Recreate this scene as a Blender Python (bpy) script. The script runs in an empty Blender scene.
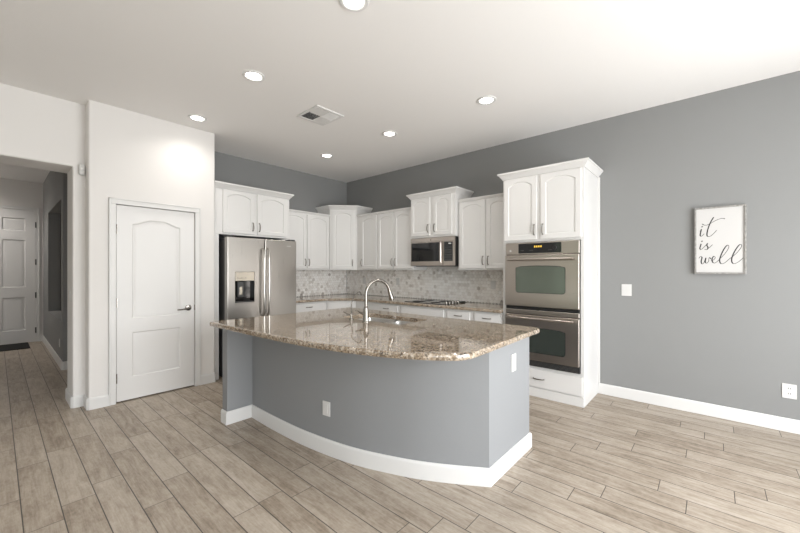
import bpy, bmesh, math, random
from mathutils import Vector
random.seed(7)
sc = bpy.context.scene
COL = sc.collection
R = math.radians
H = 3.047                                    # ceiling height

# ------------------------------------------------------------------ camera
cd = bpy.data.cameras.new('camera'); cam = bpy.data.objects.new('camera', cd); COL.objects.link(cam)
cam.location = (-4.452, -5.274, 1.378); cam.rotation_euler = (R(90), 0, R(-48.69))
cd.sensor_width = 36; cd.lens = 16; cd.shift_y = 0.0039; cd.clip_start = 0.05
sc.camera = cam

# ------------------------------------------------------------------ world
world = bpy.data.worlds.new('sky'); sc.world = world; world.use_nodes = True
wn = world.node_tree; wn.nodes.clear()
wo = wn.nodes.new('ShaderNodeOutputWorld'); wb = wn.nodes.new('ShaderNodeBackground')
wt = wn.nodes.new('ShaderNodeTexCoord'); ws = wn.nodes.new('ShaderNodeSeparateXYZ'); wr = wn.nodes.new('ShaderNodeValToRGB')
wn.links.new(wt.outputs['Generated'], ws.inputs[0]); wn.links.new(ws.outputs['Z'], wr.inputs[0])
wn.links.new(wr.outputs[0], wb.inputs[0]); wn.links.new(wb.outputs[0], wo.inputs[0])
wr.color_ramp.elements[0].position = 0.0; wr.color_ramp.elements[0].color = (.33, .35, .29, 1)
wr.color_ramp.elements[1].position = .35; wr.color_ramp.elements[1].color = (.80, .90, 1, 1)
e = wr.color_ramp.elements.new(.10); e.color = (.40, .46, .34, 1)
e = wr.color_ramp.elements.new(.14); e.color = (.9, .95, 1, 1)
wb.inputs['Strength'].default_value = 2.0

# ------------------------------------------------------------------ large lights: daylight at the window openings
def area(name, loc, rot, sx, sy, power, col=(1, 1, 1)):
    l = bpy.data.lights.new(name, 'AREA'); l.shape = 'RECTANGLE'; l.size = sx; l.size_y = sy; l.energy = power; l.color = col
    o = bpy.data.objects.new(name, l); COL.objects.link(o); o.location = loc; o.rotation_euler = rot
    return o
area('daylight_glass_door', (-2.4, -7.26, 1.25), (R(95), 0, 0), 3.0, 2.2, 180, (.965, .98, 1))
area('daylight_patio_window', (-6.6, -7.26, 1.4), (R(90), 0, 0), 2.8, 1.9, 45, (.965, .98, 1))

vs = sc.view_settings
vs.view_transform = 'Standard'; vs.look = 'None'; vs.exposure = 0.15; vs.gamma = 1; vs.use_curve_mapping = False
sc.cycles.max_bounces = 10; sc.cycles.diffuse_bounces = 6
sc.cycles.use_denoising = True; sc.cycles.sample_clamp_indirect = 6

# ------------------------------------------------------------------ materials
def mat(name, col, rough=.5, metal=0, spec=.5, emit=None, estr=1, coat=0):
    m = bpy.data.materials.new(name); m.use_nodes = True
    b = m.node_tree.nodes['Principled BSDF']
    b.inputs['Base Color'].default_value = (*col, 1); b.inputs['Roughness'].default_value = rough
    b.inputs['Metallic'].default_value = metal; b.inputs['Specular IOR Level'].default_value = spec
    b.inputs['Coat Weight'].default_value = coat
    if emit: b.inputs['Emission Color'].default_value = (*emit, 1); b.inputs['Emission Strength'].default_value = estr
    return m
def nodes(m):
    nt = m.node_tree
    def N(t, **kw):
        n = nt.nodes.new(t)
        for k, v in kw.items(): setattr(n, k, v)
        return n
    return nt, N, nt.links.new, nt.nodes['Principled BSDF']
def ramp(n, stops, interp='LINEAR'):
    cr = n.color_ramp; cr.interpolation = interp
    while len(cr.elements) > 1: cr.elements.remove(cr.elements[-1])
    for i, (p, c) in enumerate(stops):
        el = cr.elements[0] if i == 0 else cr.elements.new(p)
        el.position = p; el.color = (*c, 1)
def bumpy(m, scale, strength, dist=.002, detail=3):
    nt, N, L, b = nodes(m)
    tc = N('ShaderNodeTexCoord'); n = N('ShaderNodeTexNoise'); n.inputs['Scale'].default_value = scale; n.inputs['Detail'].default_value = detail
    bp = N('ShaderNodeBump'); bp.inputs['Strength'].default_value = strength; bp.inputs['Distance'].default_value = dist
    L(tc.outputs['Object'], n.inputs['Vector']); L(n.outputs[0], bp.inputs['Height']); L(bp.outputs[0], b.inputs['Normal'])
    return m
M = {}
M['wall_white'] = bumpy(mat('wall_white', (.74, .72, .70), .85), 60, .12)
M['ceiling'] = bumpy(mat('ceiling_paint', (.82, .805, .79), .9), 45, .25)
M['wall_grey'] = bumpy(mat('wall_grey', (.236, .238, .236), .7), 60, .15)
M['island_grey'] = bumpy(mat('island_grey', (.25, .257, .265), .6), 60, .15)
M['trim'] = mat('trim_white', (.69, .684, .672), .4)
M['cab'] = mat('cabinet_white', (.69, .682, .67), .35)
M['door'] = mat('door_white', (.72, .71, .70), .4)
M['nickel'] = mat('brushed_nickel', (.27, .252, .23), .22, 1)
M['pewter'] = mat('pewter', (.22, .20, .18), .32, 1)
M['black'] = mat('black_plastic', (.012, .012, .012), .35)
M['dark'] = mat('dark_grey_metal', (.06, .06, .06), .5)
M['blackglass'] = mat('black_glass', (.008, .008, .009), .06, spec=.6)
M['ovenglass'] = mat('oven_glass', (.03, .037, .032), .07, spec=1.0)
M['plate'] = mat('white_plastic', (.64, .635, .625), .35)
M['slot'] = mat('outlet_slot', (.10, .098, .095), .6)
M['mat'] = bumpy(mat('rubber_mat', (.012, .012, .012), .9), 300, .6)
M['grout'] = mat('grout', (.42, .40, .375), .9)
M['ovenglass_reflect'] = mat('oven_glass_painted_reflection', (.075, .092, .07), .07, spec=1.0)  # reflected window greenery painted into the upper oven glass colour
M['canvas'] = bumpy(mat('sign_board', (.54, .53, .52), .8), 250, .2)
M['ink'] = mat('black_ink', (.02, .02, .02), .7)
M['amber'] = mat('amber_display', (.05, .03, 0), .4, emit=(1, .62, .08), estr=1.2)
M['lens'] = mat('lamp_lens', (1, 1, 1), .4, emit=(1, .97, .92), estr=9)
M['clear'] = mat('pale_panel', (.55, .50, .42), .25, .6)

def steel(name, col, axis):
    m = mat(name, col, .27, 1); nt, N, L, b = nodes(m)
    tc = N('ShaderNodeTexCoord'); mp = N('ShaderNodeMapping'); n = N('ShaderNodeTexNoise')
    mp.inputs['Scale'].default_value = axis; n.inputs['Scale'].default_value = 1; n.inputs['Detail'].default_value = 4
    L(tc.outputs['Object'], mp.inputs['Vector']); L(mp.outputs[0], n.inputs['Vector'])
    mr = N('ShaderNodeMapRange'); mr.inputs['To Min'].default_value = .26; mr.inputs['To Max'].default_value = .31
    L(n.outputs[0], mr.inputs['Value']); L(mr.outputs[0], b.inputs['Roughness'])
    bp = N('ShaderNodeBump'); bp.inputs['Strength'].default_value = .003; bp.inputs['Distance'].default_value = .001
    L(n.outputs[0], bp.inputs['Height']); L(bp.outputs[0], b.inputs['Normal'])
    return m
M['steel_v'] = steel('stainless_vertical', (.47, .445, .415), (260, 260, 3))
M['steel_h'] = steel('stainless_horizontal', (.50, .452, .415), (4, 4, 300))
M['sink'] = steel('stainless_sink', (.62, .61, .59), (80, 80, 80))

def floor_mat():
    m = mat('wood_look_tile', (.4, .35, .3), .42); nt, N, L, b = nodes(m)
    def math_(op, a, bb=None):
        n = N('ShaderNodeMath', operation=op)
        for i, v in enumerate((a, bb)):
            if v is None: continue
            if isinstance(v, (int, float)): n.inputs[i].default_value = v
            else: L(v, n.inputs[i])
        return n.outputs[0]
    tc = N('ShaderNodeTexCoord'); sp = N('ShaderNodeSeparateXYZ'); L(tc.outputs['Object'], sp.inputs[0])
    at = N('ShaderNodeAttribute', attribute_name='off')
    xr = math_('DIVIDE', math_('ADD', sp.outputs['X'], 4.354 + 154.5), .1545)
    row = math_('FLOOR', xr); fx = math_('FRACT', xr)
    yr = math_('DIVIDE', math_('ADD', math_('SUBTRACT', sp.outputs['Y'], at.outputs['Fac']), 91.5), .915)
    cell = math_('FLOOR', yr); fy = math_('FRACT', yr)
    dx = math_('MULTIPLY', math_('MINIMUM', fx, math_('SUBTRACT', 1, fx)), .1545)
    dy = math_('MULTIPLY', math_('MINIMUM', fy, math_('SUBTRACT', 1, fy)), .915)
    d = math_('MINIMUM', dx, dy)
    mask = N('ShaderNodeMapRange'); mask.inputs['From Min'].default_value = .0011; mask.inputs['From Max'].default_value = .0028
    ml = N('ShaderNodeMapRange'); ml.inputs['From Min'].default_value = .0016; ml.inputs['From Max'].default_value = .0034; L(dx, ml.inputs['Value'])
    mask_o = math_('MINIMUM', mask.outputs[0], ml.outputs[0]); L(dy, mask.inputs['Value'])
    cv = N('ShaderNodeCombineXYZ'); L(row, cv.inputs[0]); L(cell, cv.inputs[1])
    wnz = N('ShaderNodeTexWhiteNoise', noise_dimensions='2D'); L(cv.outputs[0], wnz.inputs['Vector'])
    # streaks along the plank
    off = N('ShaderNodeVectorMath', operation='SCALE'); L(wnz.outputs['Color'], off.inputs[0]); off.inputs['Scale'].default_value = 37
    ad = N('ShaderNodeVectorMath', operation='ADD'); L(tc.outputs['Object'], ad.inputs[0]); L(off.outputs[0], ad.inputs[1])
    def noise(scale, sx, sy, det, dist=0):
        mp = N('ShaderNodeMapping'); mp.inputs['Scale'].default_value = (sx, sy, 1); L(ad.outputs[0], mp.inputs['Vector'])
        n = N('ShaderNodeTexNoise'); n.inputs['Scale'].default_value = scale; n.inputs['Detail'].default_value = det; n.inputs['Distortion'].default_value = dist
        n.inputs['Roughness'].default_value = .65
        L(mp.outputs[0], n.inputs['Vector']); return n.outputs[0]
    n1 = noise(1, 22, 3.0, 5, .9); n2 = noise(1, 130, 7, 3, .4); n3 = noise(1, 7, 5, 4, .5); n4 = noise(1, 60, 38, 4)
    r1 = N('ShaderNodeValToRGB'); ramp(r1, [(.34, (.17, .133, .098)), (.43, (.28, .228, .175)), (.51, (.37, .312, .25)), (.59, (.44, .382, .315)), (.70, (.53, .472, .405))])
    mixv = math_('ADD', math_('ADD', math_('MULTIPLY', n1, .42), math_('MULTIPLY', n2, .20)), math_('ADD', math_('MULTIPLY', n3, .22), math_('MULTIPLY', n4, .18)))
    tint = math_('ADD', mixv, math_('MULTIPLY', math_('SUBTRACT', wnz.outputs['Value'], .5), .08))
    L(tint, r1.inputs[0])
    gm = N('ShaderNodeMix', data_type='RGBA'); gm.inputs[6].default_value = (.055, .047, .04, 1)
    L(mask_o, gm.inputs[0]); L(r1.outputs[0], gm.inputs[7]); L(gm.outputs[2], b.inputs['Base Color'])
    rr = N('ShaderNodeMapRange'); rr.inputs['To Min'].default_value = .36; rr.inputs['To Max'].default_value = .55; L(n3, rr.inputs['Value']); L(rr.outputs[0], b.inputs['Roughness'])
    hb = math_('ADD', math_('MULTIPLY', n2, .25), mask_o)
    bp = N('ShaderNodeBump'); bp.inputs['Strength'].default_value = .5; bp.inputs['Distance'].default_value = .0012; L(hb, bp.inputs['Height']); L(bp.outputs[0], b.inputs['Normal'])
    return m
M['floor'] = floor_mat()

def granite():
    m = mat('speckled_granite', (.4, .33, .25), .035, spec=.7, coat=.4); nt, N, L, b = nodes(m)
    tc = N('ShaderNodeTexCoord')
    def vor(s):
        v = N('ShaderNodeTexVoronoi'); v.inputs['Scale'].default_value = s; L(tc.outputs['Object'], v.inputs['Vector'])
        sx = N('ShaderNodeSeparateColor'); L(v.outputs['Color'], sx.inputs[0]); return sx.outputs[0]
    def noi(s, d):
        n = N('ShaderNodeTexNoise'); n.inputs['Scale'].default_value = s; n.inputs['Detail'].default_value = d; L(tc.outputs['Object'], n.inputs['Vector']); return n.outputs[0]
    r1 = N('ShaderNodeValToRGB'); ramp(r1, [(0, (.010, .008, .007)), (.13, (.06, .042, .03)), (.25, (.19, .13, .08)), (.42, (.31, .235, .155)), (.60, (.42, .345, .265)), (.80, (.58, .51, .43))], 'CONSTANT')
    L(vor(105), r1.inputs[0])
    r2 = N('ShaderNodeValToRGB'); ramp(r2, [(0, (.03, .024, .02)), (.10, (.22, .16, .105)), (.45, (.36, .29, .215)), (.8, (.52, .455, .385))], 'CONSTANT')
    L(vor(48), r2.inputs[0])
    r3 = N('ShaderNodeValToRGB'); ramp(r3, [(.35, (.19, .145, .105)), (.5, (.385, .30, .215)), (.66, (.50, .43, .34))]); L(noi(9, 8), r3.inputs[0])
    mx = N('ShaderNodeMix', data_type='RGBA'); mx.inputs[0].default_value = .35; L(r1.outputs[0], mx.inputs[6]); L(r2.outputs[0], mx.inputs[7])
    mx2 = N('ShaderNodeMix', data_type='RGBA'); mx2.inputs[0].default_value = .18; L(mx.outputs[2], mx2.inputs[6]); L(r3.outputs[0], mx2.inputs[7])
    L(mx2.outputs[2], b.inputs['Base Color'])
    return m
M['granite'] = granite()

def marble_hex():
    m = mat('marble_mosaic', (.6, .57, .53), .3); nt, N, L, b = nodes(m)
    at = N('ShaderNodeAttribute', attribute_name='tint'); r = N('ShaderNodeValToRGB')
    ramp(r, [(0, (.30, .265, .24)), (.08, (.50, .46, .425)), (.3, (.72, .685, .65)), (.65, (.86, .835, .805)), (1, (.93, .915, .90))])
    tc = N('ShaderNodeTexCoord'); n = N('ShaderNodeTexNoise'); n.inputs['Scale'].default_value = 22; n.inputs['Detail'].default_value = 5
    L(tc.outputs['Object'], n.inputs['Vector'])
    a = N('ShaderNodeMath', operation='MULTIPLY_ADD'); L(n.outputs[0], a.inputs[0]); a.inputs[1].default_value = .5; 
    s = N('ShaderNodeMath', operation='SUBTRACT'); L(at.outputs['Fac'], s.inputs[0]); s.inputs[1].default_value = .25
    L(s.outputs[0], a.inputs[2]); L(a.outputs[0], r.inputs[0]); L(r.outputs[0], b.inputs['Base Color'])
    return m
M['hex'] = marble_hex()

def washed():
    m = mat('weathered_grey_wood', (.4, .39, .37), .7); nt, N, L, b = nodes(m)
    tc = N('ShaderNodeTexCoord'); n = N('ShaderNodeTexNoise'); n.inputs['Scale'].default_value = 60; n.inputs['Detail'].default_value = 5
    r = N('ShaderNodeValToRGB'); ramp(r, [(.3, (.20, .19, .18)), (.6, (.31, .30, .285)), (.8, (.40, .39, .37))])
    L(tc.outputs['Object'], n.inputs['Vector']); L(n.outputs[0], r.inputs[0]); L(r.outputs[0], b.inputs['Base Color'])
    return m
M['washed'] = washed()

# ------------------------------------------------------------------ object helpers
def finish(bm, name, m, loc, sharp=32):
    bmesh.ops.remove_doubles(bm, verts=bm.verts, dist=1e-6)
    bmesh.ops.recalc_face_normals(bm, faces=bm.faces)
    me = bpy.data.meshes.new(name)
    for v in bm.verts: v.co -= loc
    bm.to_mesh(me); bm.free()
    for p in me.polygons: p.use_smooth = True
    me.set_sharp_from_angle(angle=R(sharp))
    me.materials.append(m)
    o = bpy.data.objects.new(name, me); COL.objects.link(o)
    wnm = o.modifiers.new('weighted_normal', 'WEIGHTED_NORMAL'); wnm.keep_sharp = True; wnm.weight = 80
    return o
def wloc(o):
    v = Vector((0, 0, 0))
    while o: v = v + Vector(o.location); o = o.parent
    return v
def part(name, bm, m, parent, label=None):
    o = finish(bm, name, m, wloc(parent)); o.parent = parent
    if label: o['label'] = label
    return o
def tag(o, label, cat, group=None):
    o['label'] = label; o['category'] = cat
    if group: o['group'] = group
    return o
def thing(name, label, cat, loc, group=None):
    o = bpy.data.objects.new(name, None); COL.objects.link(o); o.location = loc; o.empty_display_size = .1
    return tag(o, label, cat, group)
def base_of(bm):
    xs = [v.co.x for v in bm.verts]; ys = [v.co.y for v in bm.verts]; zs = [v.co.z for v in bm.verts]
    return Vector(((min(xs)+max(xs))/2, (min(ys)+max(ys))/2, min(zs)))
def single(name, bm, m, label, cat, group=None):
    l = base_of(bm); o = finish(bm, name, m, l); o.location = l
    return tag(o, label, cat, group)
def struct(name, bm, m, parent=None):
    if parent: return part(name, bm, m, parent)
    o = finish(bm, name, m, Vector((0, 0, 0))); o['kind'] = 'structure'
    return o

# ------------------------------------------------------------------ shape helpers
class Frame:
    """u along a wall (left to right as seen from the room), v up, w out of the wall"""
    def __init__(s, O, U, W): s.O = Vector(O); s.U = Vector(U).normalized(); s.W = Vector(W).normalized()
    def __call__(s, u, v, w): return s.O + s.U*u + s.W*w + Vector((0, 0, v))
FR = Frame((0, 0, 0), (0, -1, 0), (-1, 0, 0))         # right wall: u = -y, w = -x
FB = Frame((0, 0, 0), (1, 0, 0), (0, -1, 0))          # back wall: u = x, w = -y
FX = Frame((0, 0, 0), (1, 0, 0), (0, -1, 0))
def fbox(bm, F, u0, u1, v0, v1, w0, w1, bev=0, seg=2):
    vs_ = [bm.verts.new(F(u, v, w)) for u in (u0, u1) for v in (v0, v1) for w in (w0, w1)]
    idx = [(0,1,3,2),(4,6,7,5),(0,4,5,1),(2,3,7,6),(0,2,6,4),(1,5,7,3)]
    fs = [bm.faces.new([vs_[i] for i in f]) for f in idx]
    if bev:
        es = list({e for f in fs for e in f.edges})
        bmesh.ops.recalc_face_normals(bm, faces=fs)
        bmesh.ops.bevel(bm, geom=es, offset=bev, segments=seg, profile=.5, affect='EDGES', clamp_overlap=True)
def box(bm, x0, x1, y0, y1, z0, z1, bev=0, seg=2): fbox(bm, FB, x0, x1, z0, z1, -y1, -y0, bev, seg)
def prism(bm, poly, z0, z1):
    a = [bm.verts.new((x, y, z0)) for x, y in poly]; b = [bm.verts.new((x, y, z1)) for x, y in poly]
    bm.faces.new(a); bm.faces.new(b); n = len(poly)
    for i in range(n): bm.faces.new((a[i], a[(i+1) % n], b[(i+1) % n], b[i]))
def fprism(bm, F, poly, w0, w1):
    a = [bm.verts.new(F(u, v, w0)) for u, v in poly]; b = [bm.verts.new(F(u, v, w1)) for u, v in poly]
    bm.faces.new(a); bm.faces.new(b); n = len(poly)
    for i in range(n): bm.faces.new((a[i], a[(i+1) % n], b[(i+1) % n], b[i]))
def rounded(poly, radii, n=5):
    out = []
    for i, p in enumerate(poly):
        r = radii.get(i, 0) if isinstance(radii, dict) else radii
        if r <= 0: out.append(p); continue
        p = Vector(p); a = (Vector(poly[i-1]) - p).normalized(); b = (Vector(poly[(i+1) % len(poly)]) - p).normalized()
        for k in range(n+1):
            t = k/n; q = p + a*r*(1-t)**2 + b*r*t**2; out.append((q.x, q.y))
    return out
def loft(bm, loops, close=True, cap0=True, cap1=True):
    rows = [[bm.verts.new(p) for p in l] for l in loops]; n = len(rows[0])
    for a, b in zip(rows, rows[1:]):
        for i in range(n if close else n-1): bm.faces.new((a[i], a[(i+1) % n], b[(i+1) % n], b[i]))
    if cap0: bm.faces.new(rows[0])
    if cap1: bm.faces.new(rows[-1])
    return rows
def lathe(bm, c, prof, seg=20, axis=(0, 0, 1)):
    ax = Vector(axis).normalized(); t = Vector((1, 0, 0)) if abs(ax.x) < .9 else Vector((0, 1, 0))
    e1 = ax.cross(t).normalized(); e2 = ax.cross(e1); c = Vector(c)
    loops = [[c + ax*z + (e1*math.cos(2*math.pi*k/seg) + e2*math.sin(2*math.pi*k/seg))*max(r, 1e-4) for k in range(seg)] for r, z in prof]
    loft(bm, loops)
def tube(bm, pts, rad, seg=10):
    pts = [Vector(p) for p in pts]; n = len(pts)
    rs = rad if isinstance(rad, (list, tuple)) else [rad]*n
    tg = [(pts[min(i+1, n-1)] - pts[max(i-1, 0)]).normalized() for i in range(n)]
    up = Vector((0, 0, 1)) if abs(tg[0].z) < .9 else Vector((1, 0, 0))
    nrm = (up - tg[0]*up.dot(tg[0])).normalized(); loops = []
    for i in range(n):
        nrm = (nrm - tg[i]*nrm.dot(tg[i])).normalized(); bn = tg[i].cross(nrm)
        loops.append([pts[i] + (nrm*math.cos(2*math.pi*k/seg) + bn*math.sin(2*math.pi*k/seg))*rs[i] for k in range(seg)])
    loft(bm, loops)
def catmull(pts, n=8):
    P = [Vector(p) for p in pts]; P = [P[0]*2 - P[1]] + P + [P[-1]*2 - P[-2]]; out = []
    for i in range(1, len(P)-2):
        for k in range(n):
            t = k/n; a, b, c, d = P[i-1:i+3]
            out.append(.5*((2*b) + (c-a)*t + (2*a-5*b+4*c-d)*t*t + (3*b-a-3*c+d)*t**3))
    out.append(P[-2]); return out
def sweep(bm, path, prof, side=1, closed=False):
    """profile [(out, z)] run along a plan path with mitred corners; out = to the right of travel * side"""
    P = [Vector(p) for p in path]; n = len(P); loops = []
    def nr(a, b): d = (b-a).normalized(); return Vector((d.y, -d.x))*side
    for i in range(n):
        n0 = nr(P[i-1], P[i]) if i > 0 else None; n1 = nr(P[i], P[i+1]) if i < n-1 else None
        if n0 is None: m = n1
        elif n1 is None: m = n0
        else: s = n0 + n1; m = s/(s.dot(n0))
        loops.append([(P[i].x + m.x*o, P[i].y + m.y*o, z) for o, z in prof])
    loft(bm, loops)
ARCH = lambda t: max(0, 1-abs(2*t-1)**2.2)
def bell(t):
    s = min(1, max(0, (1-abs(2*t-1))/.78)); return s*s*(3-2*s)
def section(bm, F, rect, hole, steps, rise=0, shape=ARCH, n=16, cap=True):
    """a front face with a moulded panel set into it; steps [(inset, w)]"""
    u0, u1, v0, v1 = rect; a0, a1, b0, b1 = hole; N = n if rise else 1
    def inner(ins, w):
        A0, A1, B0, T = a0+ins, a1-ins, b0+ins, b1-ins
        return [F(A0, B0, w), F(A1, B0, w)] + [F(A1+(A0-A1)*i/N, T-rise+rise*shape(i/N), w) for i in range(N+1)]
    w0 = steps[0][1]
    outer = [F(u0, v0, w0), F(u1, v0, w0)] + [F(u1 if i == 0 else u0 if i == N else a1+(a0-a1)*i/N, v1, w0) for i in range(N+1)]
    loft(bm, [outer] + [inner(i, w) for i, w in steps], cap0=False, cap1=cap)
def slab_sides(bm, F, u0, u1, v0, v1, w0, w1):
    loft(bm, [[F(u0,v0,w), F(u1,v0,w), F(u1,v1,w), F(u0,v1,w)] for w in (w0, w1)], cap0=True, cap1=False)
def panel_door_bm(F, u0, u1, v0, v1, w0, t=.02, st=.06, rise=.0, shape=ARCH):
    bm = bmesh.new(); c = .003; w = w0+t
    loft(bm, [[F(u0,v0,w0), F(u1,v0,w0), F(u1,v1,w0), F(u0,v1,w0)], [F(u0,v0,w-c), F(u1,v0,w-c), F(u1,v1,w-c), F(u0,v1,w-c)],
              [F(u0+c,v0+c,w), F(u1-c,v0+c,w), F(u1-c,v1-c,w), F(u0+c,v1-c,w)]], cap1=False)
    section(bm, F, (u0+c, u1-c, v0+c, v1-c), (u0+st, u1-st, v0+st, v1-st*.8), [(0, w), (.006, w-.009), (.014, w-.009), (.03, w-.004)], rise, shape)
    return bm
def drawer_bm(F, u0, u1, v0, v1, w0, t=.02):
    bm = bmesh.new(); fbox(bm, F, u0, u1, v0, v1, w0, w0+t, .005, 2); return bm
def pull(F, u, v, w, parent, length=.105, horiz=False, m='pewter', r=.0055):
    bm = bmesh.new(); L2 = length/2; prof = [(-L2, 0), (-L2, .012), (-L2*.8, .021), (-L2*.4, .027), (0, .029), (L2*.4, .027), (L2*.8, .021), (L2, .012), (L2, 0)]
    rs = [r*1.3, r*1.1, r*.9, r*1.1, r*1.25, r*1.1, r*.9, r*1.1, r*1.3]
    tube(bm, [F(u+d, v, w+o) if horiz else F(u, v+d, w+o) for d, o in prof], rs, 8)
    return part('handle', bm, M[m], parent)

# ------------------------------------------------------------------ the setting
# floor: one strip per plank row, each with its own end-joint offset
def make_floor():
    bm = bmesh.new(); lay = bm.faces.layers.float.new('off')
    known = {0: -1.67, 1: -1.515, 2: -2.29, 3: -1.905, 4: -2.59, 5: -2.36, 17: -5.017, 16: -5.16, 18: -4.46, 19: -4.605, 20: -4.81, 21: -5.127, 15: -4.765, 14: -4.62, 25: -5.06, 24: -5.224, 26: -5.41}
    for k in range(-31, 30):
        x0 = -4.354 + .1545*k; x1 = x0+.1545
        f = bm.faces.new([bm.verts.new(p) for p in ((x0, -7.45, 0), (x1, -7.45, 0), (x1, 4.6, 0), (x0, 4.6, 0))])
        f[lay] = known.get(k, random.uniform(-.9, 0))
    me = bpy.data.meshes.new('floor'); bmesh.ops.remove_doubles(bm, verts=bm.verts, dist=1e-5); bmesh.ops.recalc_face_normals(bm, faces=bm.faces); bm.to_mesh(me); bm.free(); me.materials.append(M['floor'])
    o = bpy.data.objects.new('floor', me); COL.objects.link(o); o['kind'] = 'structure'
make_floor()
bm = bmesh.new(); box(bm, -9.15, .15, -7.45, 4.6, H, H+.12); struct('ceiling', bm, M['ceiling'])
bm = bmesh.new(); box(bm, 0, .15, -7.45, .15, 0, H); struct('wall_right', bm, M['wall_grey'])
bm = bmesh.new(); box(bm, -2.79, 0, 0, .15, 0, H); struct('wall_back', bm, M['wall_grey'])
# pantry wall with its rounded corners and the pier beside the hall opening
XJ = -3.945
bm = bmesh.new()
prism(bm, rounded([(XJ, -.08), (XJ, -.49), (-3.85, -.49), (-3.85, -.677), (-3.637, -.677), (-3.637, -.557), (-3.73, -.557), (-3.73, -.08)], {0: .02, 1: .02, 3: .02}), 0, 2.405)
prism(bm, rounded([(XJ, -.08), (XJ, -.49), (-3.85, -.49), (-3.85, -.677), (-3.637, -.677), (-3.637, -.557), (-3.73, -.557), (-3.73, -.08)], {3: .02}), 2.405, H)
prism(bm, rounded([(-2.895, -.677), (-2.668, -.677), (-2.668, 0), (-2.79, 0), (-2.79, -.557), (-2.895, -.557)], {1: .02}), 0, H)
box(bm, -3.637, -2.895, -.677, -.557, 2.052, H)
box(bm, -3.729, -2.79, -.12, 0, 0, H)
struct('wall_pantry', bm, M['wall_white'])
bm = bmesh.new()
prof = rounded([(-.49, H), (-.49, 2.405), (-.08, 2.405), (-.08, H)], {1: .02, 2: .02})
loft(bm, [[(x, y, z) for y, z in prof] for x in (-5.45, XJ+.0)])
box(bm, -9.0, -5.45, -.49, -.2, 0, H)
struct('wall_left', bm, M['wall_white'])
# the hall behind the opening
bm = bmesh.new()
XH = -3.842
prism(bm, rounded([(XH, 1.42), (-3.69, 1.42), (-3.69, 1.60), (XH, 1.60)], {0: .015}), 0, H)
box(bm, XH, -3.69, 3.46, 4.45, 0, H); box(bm, XH, -3.69, 1.60, 3.46, 0, .65); box(bm, XH, -3.69, 1.60, 3.46, 2.37, H)
struct('wall_hall_right', bm, M['wall_grey'])
bm = bmesh.new(); box(bm, -3.69, -2.0, 1.42, 1.54, 0, H); struct('wall_corridor', bm, M['wall_white'])
bm = bmesh.new(); box(bm, -2.79, -2.67, .15, 1.42, 0, H); box(bm, -2.12, -2.0, 1.54, 4.6, 0, H); struct('wall_corridor_end', bm, M['wall_white'])
bm = bmesh.new(); box(bm, -5.65, -3.69, 4.45, 4.6, 0, H); struct('wall_hall_end', bm, M['wall_white'])
bm = bmesh.new(); box(bm, -3.69, -2.12, 4.45, 4.6, 0, H); struct('wall_darkened_room', bm, M['wall_grey'])  # grey in place of white, so the room past the opening looks unlit
bm = bmesh.new(); box(bm, -5.65, -5.5, -.2, 4.45, 0, H); struct('wall_hall_left', bm, M['wall_white'])
# the rest of the great room, behind the camera: glass door and west window let the daylight in
bm = bmesh.new()
box(bm, -9.15, -8.1, -7.45, -7.3, 0, H); box(bm, -5.1, -4.2, -7.45, -7.3, 0, H); box(bm, -8.1, -5.1, -7.45, -7.3, 2.45, H); box(bm, -8.1, -5.1, -7.45, -7.3, 0, .35); box(bm, -.9, 0, -7.45, -7.3, 0, H); box(bm, -4.2, -.9, -7.45, -7.3, 2.4, H)
struct('wall_front', bm, M['wall_white'])
bm = bmesh.new()
box(bm, -9.15, -9, -7.3, -4.7, 0, H); box(bm, -9.15, -9, -1.3, -.2, 0, H); box(bm, -9.15, -9, -4.7, -1.3, 0, .45); box(bm, -9.15, -9, -4.7, -1.3, 2.45, H)
struct('wall_west', bm, M['wall_white'])
bm = bmesh.new()
for x0, x1 in ((-4.2, -4.13), (-2.6, -2.5), (-.97, -.9)): box(bm, x0, x1, -7.4, -7.34, 0, 2.4)
box(bm, -4.2, -.9, -7.4, -7.34, 2.33, 2.4); box(bm, -4.2, -.9, -7.4, -7.34, 0, .06)
struct('window_1', bm, M['trim'])
bm = bmesh.new()
for x0, x1 in ((-8.1, -8.04), (-6.63, -6.57), (-5.16, -5.1)): box(bm, x0, x1, -7.4, -7.34, .35, 2.45)
box(bm, -8.1, -5.1, -7.4, -7.34, 2.39, 2.45); box(bm, -8.1, -5.1, -7.4, -7.34, .35, .41)
struct('window_3', bm, M['trim'])
bm = bmesh.new()
for y0, y1 in ((-4.7, -4.64), (-3.03, -2.97), (-1.36, -1.3)): box(bm, -9.1, -9.04, y0, y1, .45, 2.45)
box(bm, -9.1, -9.04, -4.7, -1.3, 2.39, 2.45); box(bm, -9.1, -9.04, -4.7, -1.3, .45, .51)
struct('window_2', bm, M['trim'])

# baseboards
BP = [(0, 0), (.015, 0), (.015, .095), (.011, .108), (.006, .114), (0, .114)]
def baseboard(name, path, side):
    bm = bmesh.new(); sweep(bm, path, BP, side); return struct(name, bm, M['trim'])
baseboard('baseboard_right', [(0, -4.316), (0, -7.3)], 1)
baseboard('baseboard_pantry', [(XJ+.12, -.08), (XJ+.012, -.08), (XJ, -.092), (XJ, -.478), (XJ+.012, -.49), (-3.85, -.49), (-3.85, -.665), (-3.838, -.677), (-3.694, -.677)], 1)
baseboard('baseboard_pantry_side', [(-2.838, -.677), (-2.68, -.677), (-2.668, -.665), (-2.668, -.63)], 1)
baseboard('baseboard_hall_right', [(XH, 4.45), (XH, 1.432), (XH+.012, 1.42), (-3.3, 1.42)], 1)
baseboard('baseboard_hall_end', [(-3.89, 4.45), (-3.857, 4.45)], 1)

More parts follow.
